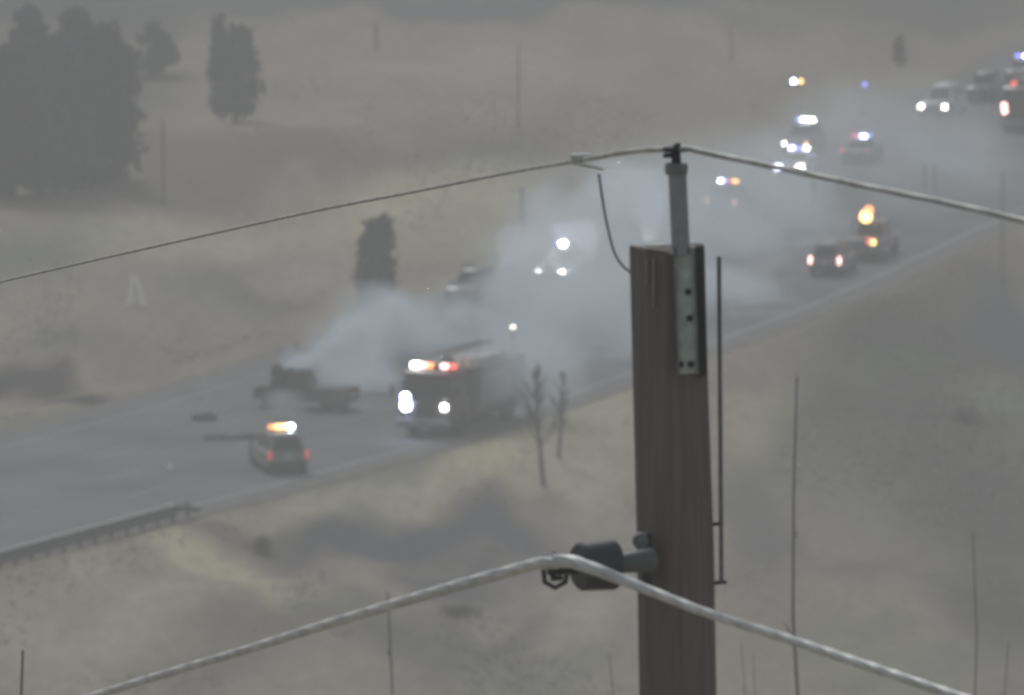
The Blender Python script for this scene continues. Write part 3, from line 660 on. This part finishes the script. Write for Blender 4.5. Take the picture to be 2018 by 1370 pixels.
# post above: steel pipe with a cap band
u0, u1 = L_(at(1334, 322, PY-off)), L_(at(1342, 500, PY-off))
pp_ = MB(); pp_.tube([u1, u0], 18*mpp(PY-off), 20); pp_.build('top_pipe', mat('grey_pipe', (.34,.35,.37), .5, .1, var=.15, scale=6), pole, True)
cb0 = L_(at(1333, 321, PY-off)); pc = MB(); pc.lathe([(.047,-.05),(.05,-.04),(.05,-.008),(.044,0)], cb0, 'z', 20); pc.build('pipe_cap', hard, pole, True)
tp_ = L_(at(1331, 296, PY-off)); cc = MB(); cc.tube([cb0, tp_], .022, 10); cc.box(tp_+Vector((0,0,.006)), (.11,.05,.028), bev=.008); cc.ball(tp_+Vector((.01,-.02,.014)), .022, 8, 5)
cc.box(tp_+Vector((-.02,-.01,-.022)), (.07,.05,.018), bev=.005); cc.build('top_clamp', darkst, pole, True)
# ground rod on stand-offs right of the pole
rod0, rod1 = L_(at(1417, 506, PY-.02)), L_(at(1422, 1150, PY-.02)); rr = MB().tube([rod0, rod1], 4.4*mpp(PY), 8); rodm = rr.build('ground_rod', hard, pole, True)
for (bx, by, x1) in ((1400,1032,1418),(1405,1147,1432)):
    MB().tube([L_(at(bx-12, by+3, PY-.02)), L_(at(x1, by, PY-.02))], .009, 6).build('stand_off', darkst, rodm)
# side insulator
i0, i1 = L_(at(1290, 1104, PY-.30)), L_(at(1098, 1121, PY-.52))
axis = (i1-i0).normalized()
def sect(f0, f1, r0, r1, mtl, nm, par): return MB().tube([i0.lerp(i1, f0), i0.lerp(i1, f0+(f1-f0)*.07), i0.lerp(i1, f0+(f1-f0)*.93), i0.lerp(i1, f1)], [r0*.92, r0, r1, r1*.9], 24).build(nm, mtl, par, True)
base_i = sect(.02, .42, .055, .040, mat('grey_green_fitting', (.15,.16,.155), .5, .2), 'insulator_fitting', pole)
sect(.42, .78, .114, .106, ins, 'insulator_skirt', pole)
sect(.80, 1.0, .03, .028, darkst, 'insulator_pin', pole)
fp = L_(at(1262, 1066, PY-.22)); MB().lathe([(.035,-.02),(.035,.02)], fp, 'y', 14).build('fitting_bolt', hard, pole, True)
MB().box(L_(at(1275, 1105, PY-.19)), (.05, .05, .25), bev=.012).build('mounting_plate', mat('dark_green_plate', (.05,.06,.055), .6), pole)
# conductor clamp
ck = at(1094, 1112, PY-.55)
cl = MB(); lc = L_(ck); cl.box(lc+Vector((-.012,0,.0)), (.045,.09,.10), bev=.012)
cl.tube([lc+Vector((-.05,-.02,-.02)), lc+Vector((-.045,-.02,-.075)), lc+Vector((0,-.02,-.10)), lc+Vector((.045,-.02,-.075)), lc+Vector((.05,-.02,-.04))], .011, 8)
cl.tube([lc+Vector((-.02,-.02,-.06)), lc+Vector((.035,-.02,-.055))], .012, 8)
cl.build('conductor_clamp', darkst, pole, True)
# jumper from the upper wire to the pole
jp = [(1180,342),(1184,370),(1190,410),(1198,450),(1208,490),(1222,518),(1242,537)]
def smooth_pts(P3, n=8):
    out = []; m = len(P3)
    for i in range(m-1):
        p0, p1, p2, p3 = P3[max(i-1,0)], P3[i], P3[i+1], P3[min(i+2, m-1)]
        for j in range(n):
            t_ = j/n; out.append(.5*((2*p1)+(p2-p0)*t_+(2*p0-5*p1+4*p2-p3)*t_*t_+(3*p1-p0-3*p2+p3)*t_**3))
    out.append(P3[-1]); return out
MB().tube([L_(v) for v in smooth_pts([at(a_, b2, PY-.05+i*.005) for i, (a_, b2) in enumerate(jp)], 5)], .0055, 6).build('jumper_wire', darkst, pole, True)

cab = mat('aluminium_cable', (.66,.66,.64), .5, .1, var=.15, scale=14)
cab2 = mat('dull_cable', (.42,.42,.40), .5, .35, var=.2, scale=10)
def cable(name, label, P3, rfun, m, strands=6, turns=9.0, n=14, seg=26, amp=.07):
    P3 = smooth_pts(P3, seg); mb = MB(); L = 0; secs = []; prev = P3[0]
    for i, p_ in enumerate(P3):
        t_ = (P3[min(i+1, len(P3)-1)]-P3[max(i-1, 0)]).normalized(); a = t_.cross(Vector((0,0,1))).normalized(); b2 = t_.cross(a); L += (p_-prev).length; prev = p_
        r_ = rfun(i/(len(P3)-1)); ns = 24
        secs.append([p_+(a*math.cos(q)+b2*math.sin(q))*r_*(1+amp*math.cos(strands*q-L*turns*strands/2)) for q in [2*math.pi*j/ns for j in range(ns)]])
    mb.loft(secs); o = mb.build(name, m, None, True); return tag(o, label, 'power line')
D0 = PY-off
cable('overhead_wire', 'thin upper wire running from the pole top away to the left edge', [at(x_, y_, D_) for x_, y_, D_ in ((-260,622,70),(0,556,62),(340,478,55),(620,416,50),(800,381,47),(1010,339,43.5),(1145,316,41),(1240,299,40),(1322,294,D0))], lambda t_: .0085+.003*sm((t_-.7)/.15), cab2, 3, 8)
cable('overhead_wire', 'thin upper wire running from the pole top down to the right edge', [at(x_, y_, D_) for x_, y_, D_ in ((1322,294,D0),(1350,293,D0-.05),(1400,303,D0-.2),(1560,336,38.4),(1700,366,37.6),(1860,399,36.8),(2018,435,36),(2250,490,35))], lambda t_: .0125, cab2, 3, 8)
cable('conductor', 'heavy twisted cable running from the insulator to the bottom left', [at(x_, y_, D_) for x_, y_, D_ in ((1098,1110,D0-.45),(1060,1111,D0-.4),(1000,1127,D0-.2),(900,1155,D0),(800,1184,D0+.4),(640,1232,D0+.9),(468,1286,D0+1.5),(300,1336,D0+2),(140,1386,D0+2.6),(-40,1442,D0+3.2))], lambda t_: .0255-.007*sm((t_-.25)/.5), cab, 5, 14)
cable('conductor', 'heavy twisted cable crossing in front of the pole to the bottom right', [at(x_, y_, D_) for x_, y_, D_ in ((1092,1106,D0-.46),(1130,1108,D0-.5),(1180,1125,D0-.6),(1270,1160,D0-.7),(1400,1210,D0-1),(1540,1255,D0-1.3),(1700,1309,D0-1.8),(1880,1370,D0-2.3),(2060,1432,D0-2.8))], lambda t_: .0285-.0085*sm((t_-.15)/.35), cab, 5, 16)
sp_ = at(1146, 314, PY+1.35); mb = MB().box((0,0,.01), (.10,.03,.035), bev=.008); mb.tube([(-.07,0,-.01),(.10,0,-.045)], .008, 6)
o = mb.build('wire_splice', M['steel'], None, True); o.location = sp_; tag(o, 'small pale splice on the upper wire left of the pole top', 'splice')

# ------------------------------------------------------------------ smoke: soft puffs of real volume
def smoke_mat(name, dens, col, scale=.22, lo=.38, hi=.72, aniso=.5):
    m = bpy.data.materials.new(name); m.use_nodes = True; t = m.node_tree; t.nodes.clear()
    out = t.nodes.new('ShaderNodeOutputMaterial'); v = t.nodes.new('ShaderNodeVolumePrincipled'); v.inputs['Color'].default_value = col+(1,); v.inputs['Anisotropy'].default_value = aniso
    tc = t.nodes.new('ShaderNodeTexCoord'); ln = t.nodes.new('ShaderNodeVectorMath'); ln.operation = 'LENGTH'
    g2 = t.nodes.new('ShaderNodeNewGeometry'); nw = t.nodes.new('ShaderNodeTexNoise'); nw.inputs['Scale'].default_value = scale*1.3; nw.inputs['Detail'].default_value = 3; t.links.new(g2.outputs['Position'], nw.inputs['Vector'])
    sb = t.nodes.new('ShaderNodeVectorMath'); sb.operation = 'SUBTRACT'; sb.inputs[1].default_value = (.5,.5,.5); t.links.new(nw.outputs['Color'], sb.inputs[0])
    sl = t.nodes.new('ShaderNodeVectorMath'); sl.operation = 'SCALE'; sl.inputs['Scale'].default_value = 1.5; t.links.new(sb.outputs[0], sl.inputs[0])
    ad = t.nodes.new('ShaderNodeVectorMath'); ad.operation = 'ADD'; t.links.new(tc.outputs['Object'], ad.inputs[0]); t.links.new(sl.outputs[0], ad.inputs[1]); t.links.new(ad.outputs[0], ln.inputs[0])
    le = t.nodes.new('ShaderNodeVectorMath'); le.operation = 'LENGTH'; t.links.new(tc.outputs['Object'], le.inputs[0])
    mx_ = t.nodes.new('ShaderNodeMath'); mx_.operation = 'MAXIMUM'; t.links.new(ln.outputs['Value'], mx_.inputs[0])
    e4 = t.nodes.new('ShaderNodeMath'); e4.operation = 'POWER'; e4.inputs[1].default_value = 6; t.links.new(le.outputs['Value'], e4.inputs[0]); t.links.new(e4.outputs[0], mx_.inputs[1])
    mr = t.nodes.new('ShaderNodeMapRange'); mr.interpolation_type = 'SMOOTHSTEP'; mr.inputs[1].default_value = 1.0; mr.inputs[2].default_value = .15; mr.inputs[3].default_value = 0; mr.inputs[4].default_value = 1
    t.links.new(mx_.outputs[0], mr.inputs[0])
    ge = t.nodes.new('ShaderNodeNewGeometry'); no = t.nodes.new('ShaderNodeTexNoise'); no.inputs['Scale'].default_value = scale; no.inputs['Detail'].default_value = 4.5; no.inputs['Distortion'].default_value = .4
    t.links.new(ge.outputs['Position'], no.inputs['Vector'])
    m2 = t.nodes.new('ShaderNodeMapRange'); m2.inputs[1].default_value = lo; m2.inputs[2].default_value = hi; m2.inputs[3].default_value = .04; m2.inputs[4].default_value = 2.0
    t.links.new(no.outputs[0], m2.inputs[0])
    mu = t.nodes.new('ShaderNodeMath'); mu.operation = 'MULTIPLY'; t.links.new(mr.outputs[0], mu.inputs[0]); t.links.new(m2.outputs[0], mu.inputs[1])
    mu2 = t.nodes.new('ShaderNodeMath'); mu2.operation = 'MULTIPLY'; mu2.inputs[1].default_value = dens; t.links.new(mu.outputs[0], mu2.inputs[0])
    t.links.new(mu2.outputs[0], v.inputs['Density']); t.links.new(v.outputs[0], out.inputs['Volume'])
    return m
SC = (.87,.95,1.0)
sm_dense = smoke_mat('dense_smoke', .9, SC, .55); sm_mid = smoke_mat('drifting_smoke', .30, SC, .20, .40, .64); sm_thin = smoke_mat('thin_smoke', .06, SC, .12)
smoke = bpy.data.objects.new('smoke', None); C.objects.link(smoke); tag(smoke, 'blue-grey smoke drifting from the burnt pickup along the highway', 'smoke', kind='stuff')
sph = MB().ball((0,0,0), 1.0, 20, 12)
def puff(px, py, Yd, r, m, name='puff'):
    mb = MB(); mb.v = list(sph.v); mb.f = list(sph.f); o = mb.build(name, m, smoke)
    o.location = at(px, py, Yd); o.scale = r; return o
rs_ = random.Random(21)
plume_a = smoke_mat('billowing_smoke', .62, SC, .75, .36, .66); veil = smoke_mat('smoke_veil', .42, SC, .35, .34, .66); plume_b = smoke_mat('ragged_smoke', .20, SC, .5, .38, .66)
PXS = [(575,738,12,458),(606,706,26,460),(648,672,42,463),(700,645,52,466),(760,642,50,470),(840,640,55,474),(930,615,65,480),(1030,590,90,488),(1080,580,90,492)]
for i in range(26):
    f_ = (i/25)**.85*(len(PXS)-1.001); k_ = int(f_); t_ = f_-k_; A_, B_ = PXS[k_], PXS[k_+1]
    px_, py_, hh, Yd = [A_[j]+(B_[j]-A_[j])*t_ for j in range(4)]
    rad = hh/FPX*Yd*rs_.uniform(.55,.95)+.35
    puff(px_+rs_.uniform(-.5,.5)*hh, py_+rs_.uniform(-.6,.6)*hh, Yd+rs_.uniform(-2,3), (rad*rs_.uniform(.9,1.5), rad*1.6, rad*rs_.uniform(.75,1.1)), plume_a if i < 15 else plume_b)
puff(740, 655, 472, (4.2,6,2.8), sm_mid)
puff(700, 742, 457, (2.8,3,1.7), sm_mid); puff(750, 705, 462, (3.2,4,2.3), sm_mid); puff(1060, 735, 447, (3.2,3.2,2.4), veil); puff(985, 765, 443, (2.4,3,2.1), sm_mid); puff(655, 770, 446, (2.2,1.8,1.1), sm_thin)
puff(568, 735, 458, (1.0,1.4,1.5), sm_dense)
puff(640, 760, 464, (2.6,3,2.0), sm_mid)
puff(930, 705, 472, (5,8,2.6), sm_mid)
puff(1030, 625, 490, (5.5,11,4.2), sm_mid)
puff(1120, 580, 500, (7.5,16,6.0), sm_mid)
puff(1150, 680, 488, (6.5,13,4.2), sm_mid)
puff(1300, 560, 512, (8,18,6.5), sm_mid)
puff(1180, 640, 478, (6,10,4.5), sm_mid)
puff(1060, 660, 482, (5.5,10,4.5), sm_mid)
puff(1180, 700, 472, (6,8,3.4), sm_mid)
puff(1020, 720, 465, (4.5,6,2.8), sm_mid)
puff(1350, 620, 496, (7,12,4.0), sm_mid)
puff(1480, 600, 508, (7,14,3.6), sm_thin)
puff(1200, 460, 520, (6.5,12,4.5), sm_mid)
puff(560, 800, 448, (1.6,2.0,.9), sm_mid)
puff(480, 800, 452, (2.8,3.0,1.2), sm_thin)
puff(1010, 765, 447, (3.8,4.2,2.7), sm_mid)
puff(1840, 370, 560, (11,30,4.5), sm_thin)
puff(1280, 420, 532, (8,18,5), sm_thin)
puff(1460, 520, 526, (8.5,18,6.0), sm_mid)
puff(1480, 380, 552, (9,24,5.5), sm_thin)
puff(1640, 430, 540, (9,26,6), sm_thin)
puff(1760, 330, 570, (10,30,6), sm_thin)
puff(1130, 420, 520, (6,14,3.5), sm_thin)
steam = bpy.data.objects.new('steam_wisp', None); C.objects.link(steam); tag(steam, 'faint pale wisp of steam rising from the charred heap on the road', 'smoke', kind='stuff')
for (px, py, r_) in ((410,785,(.35,.5,.75)), (398,735,(.6,.8,1.2))):
    o = puff(px, py, 449, r_, smoke_mat('steam', .30 if py > 760 else .10, (1,1,1), .8)); o.parent = steam

# haze: one closed box of even air round everything
hzm = bpy.data.materials.new('haze_air'); hzm.use_nodes = True; t = hzm.node_tree; t.nodes.clear()
out = t.nodes.new('ShaderNodeOutputMaterial'); v = t.nodes.new('ShaderNodeVolumePrincipled'); v.inputs['Color'].default_value = (.97,.965,.97,1)
v.inputs['Density'].default_value = .00115; v.inputs['Anisotropy'].default_value = 0.0; t.links.new(v.outputs[0], out.inputs['Volume'])
zmin, zmax = float(Z.min())-1, float(Z.max())+6
hb = MB().box((0, 1200, (zmin+zmax)/2), (5300, 4300, zmax-zmin)).build('haze', hzm); hb['kind'] = 'stuff'
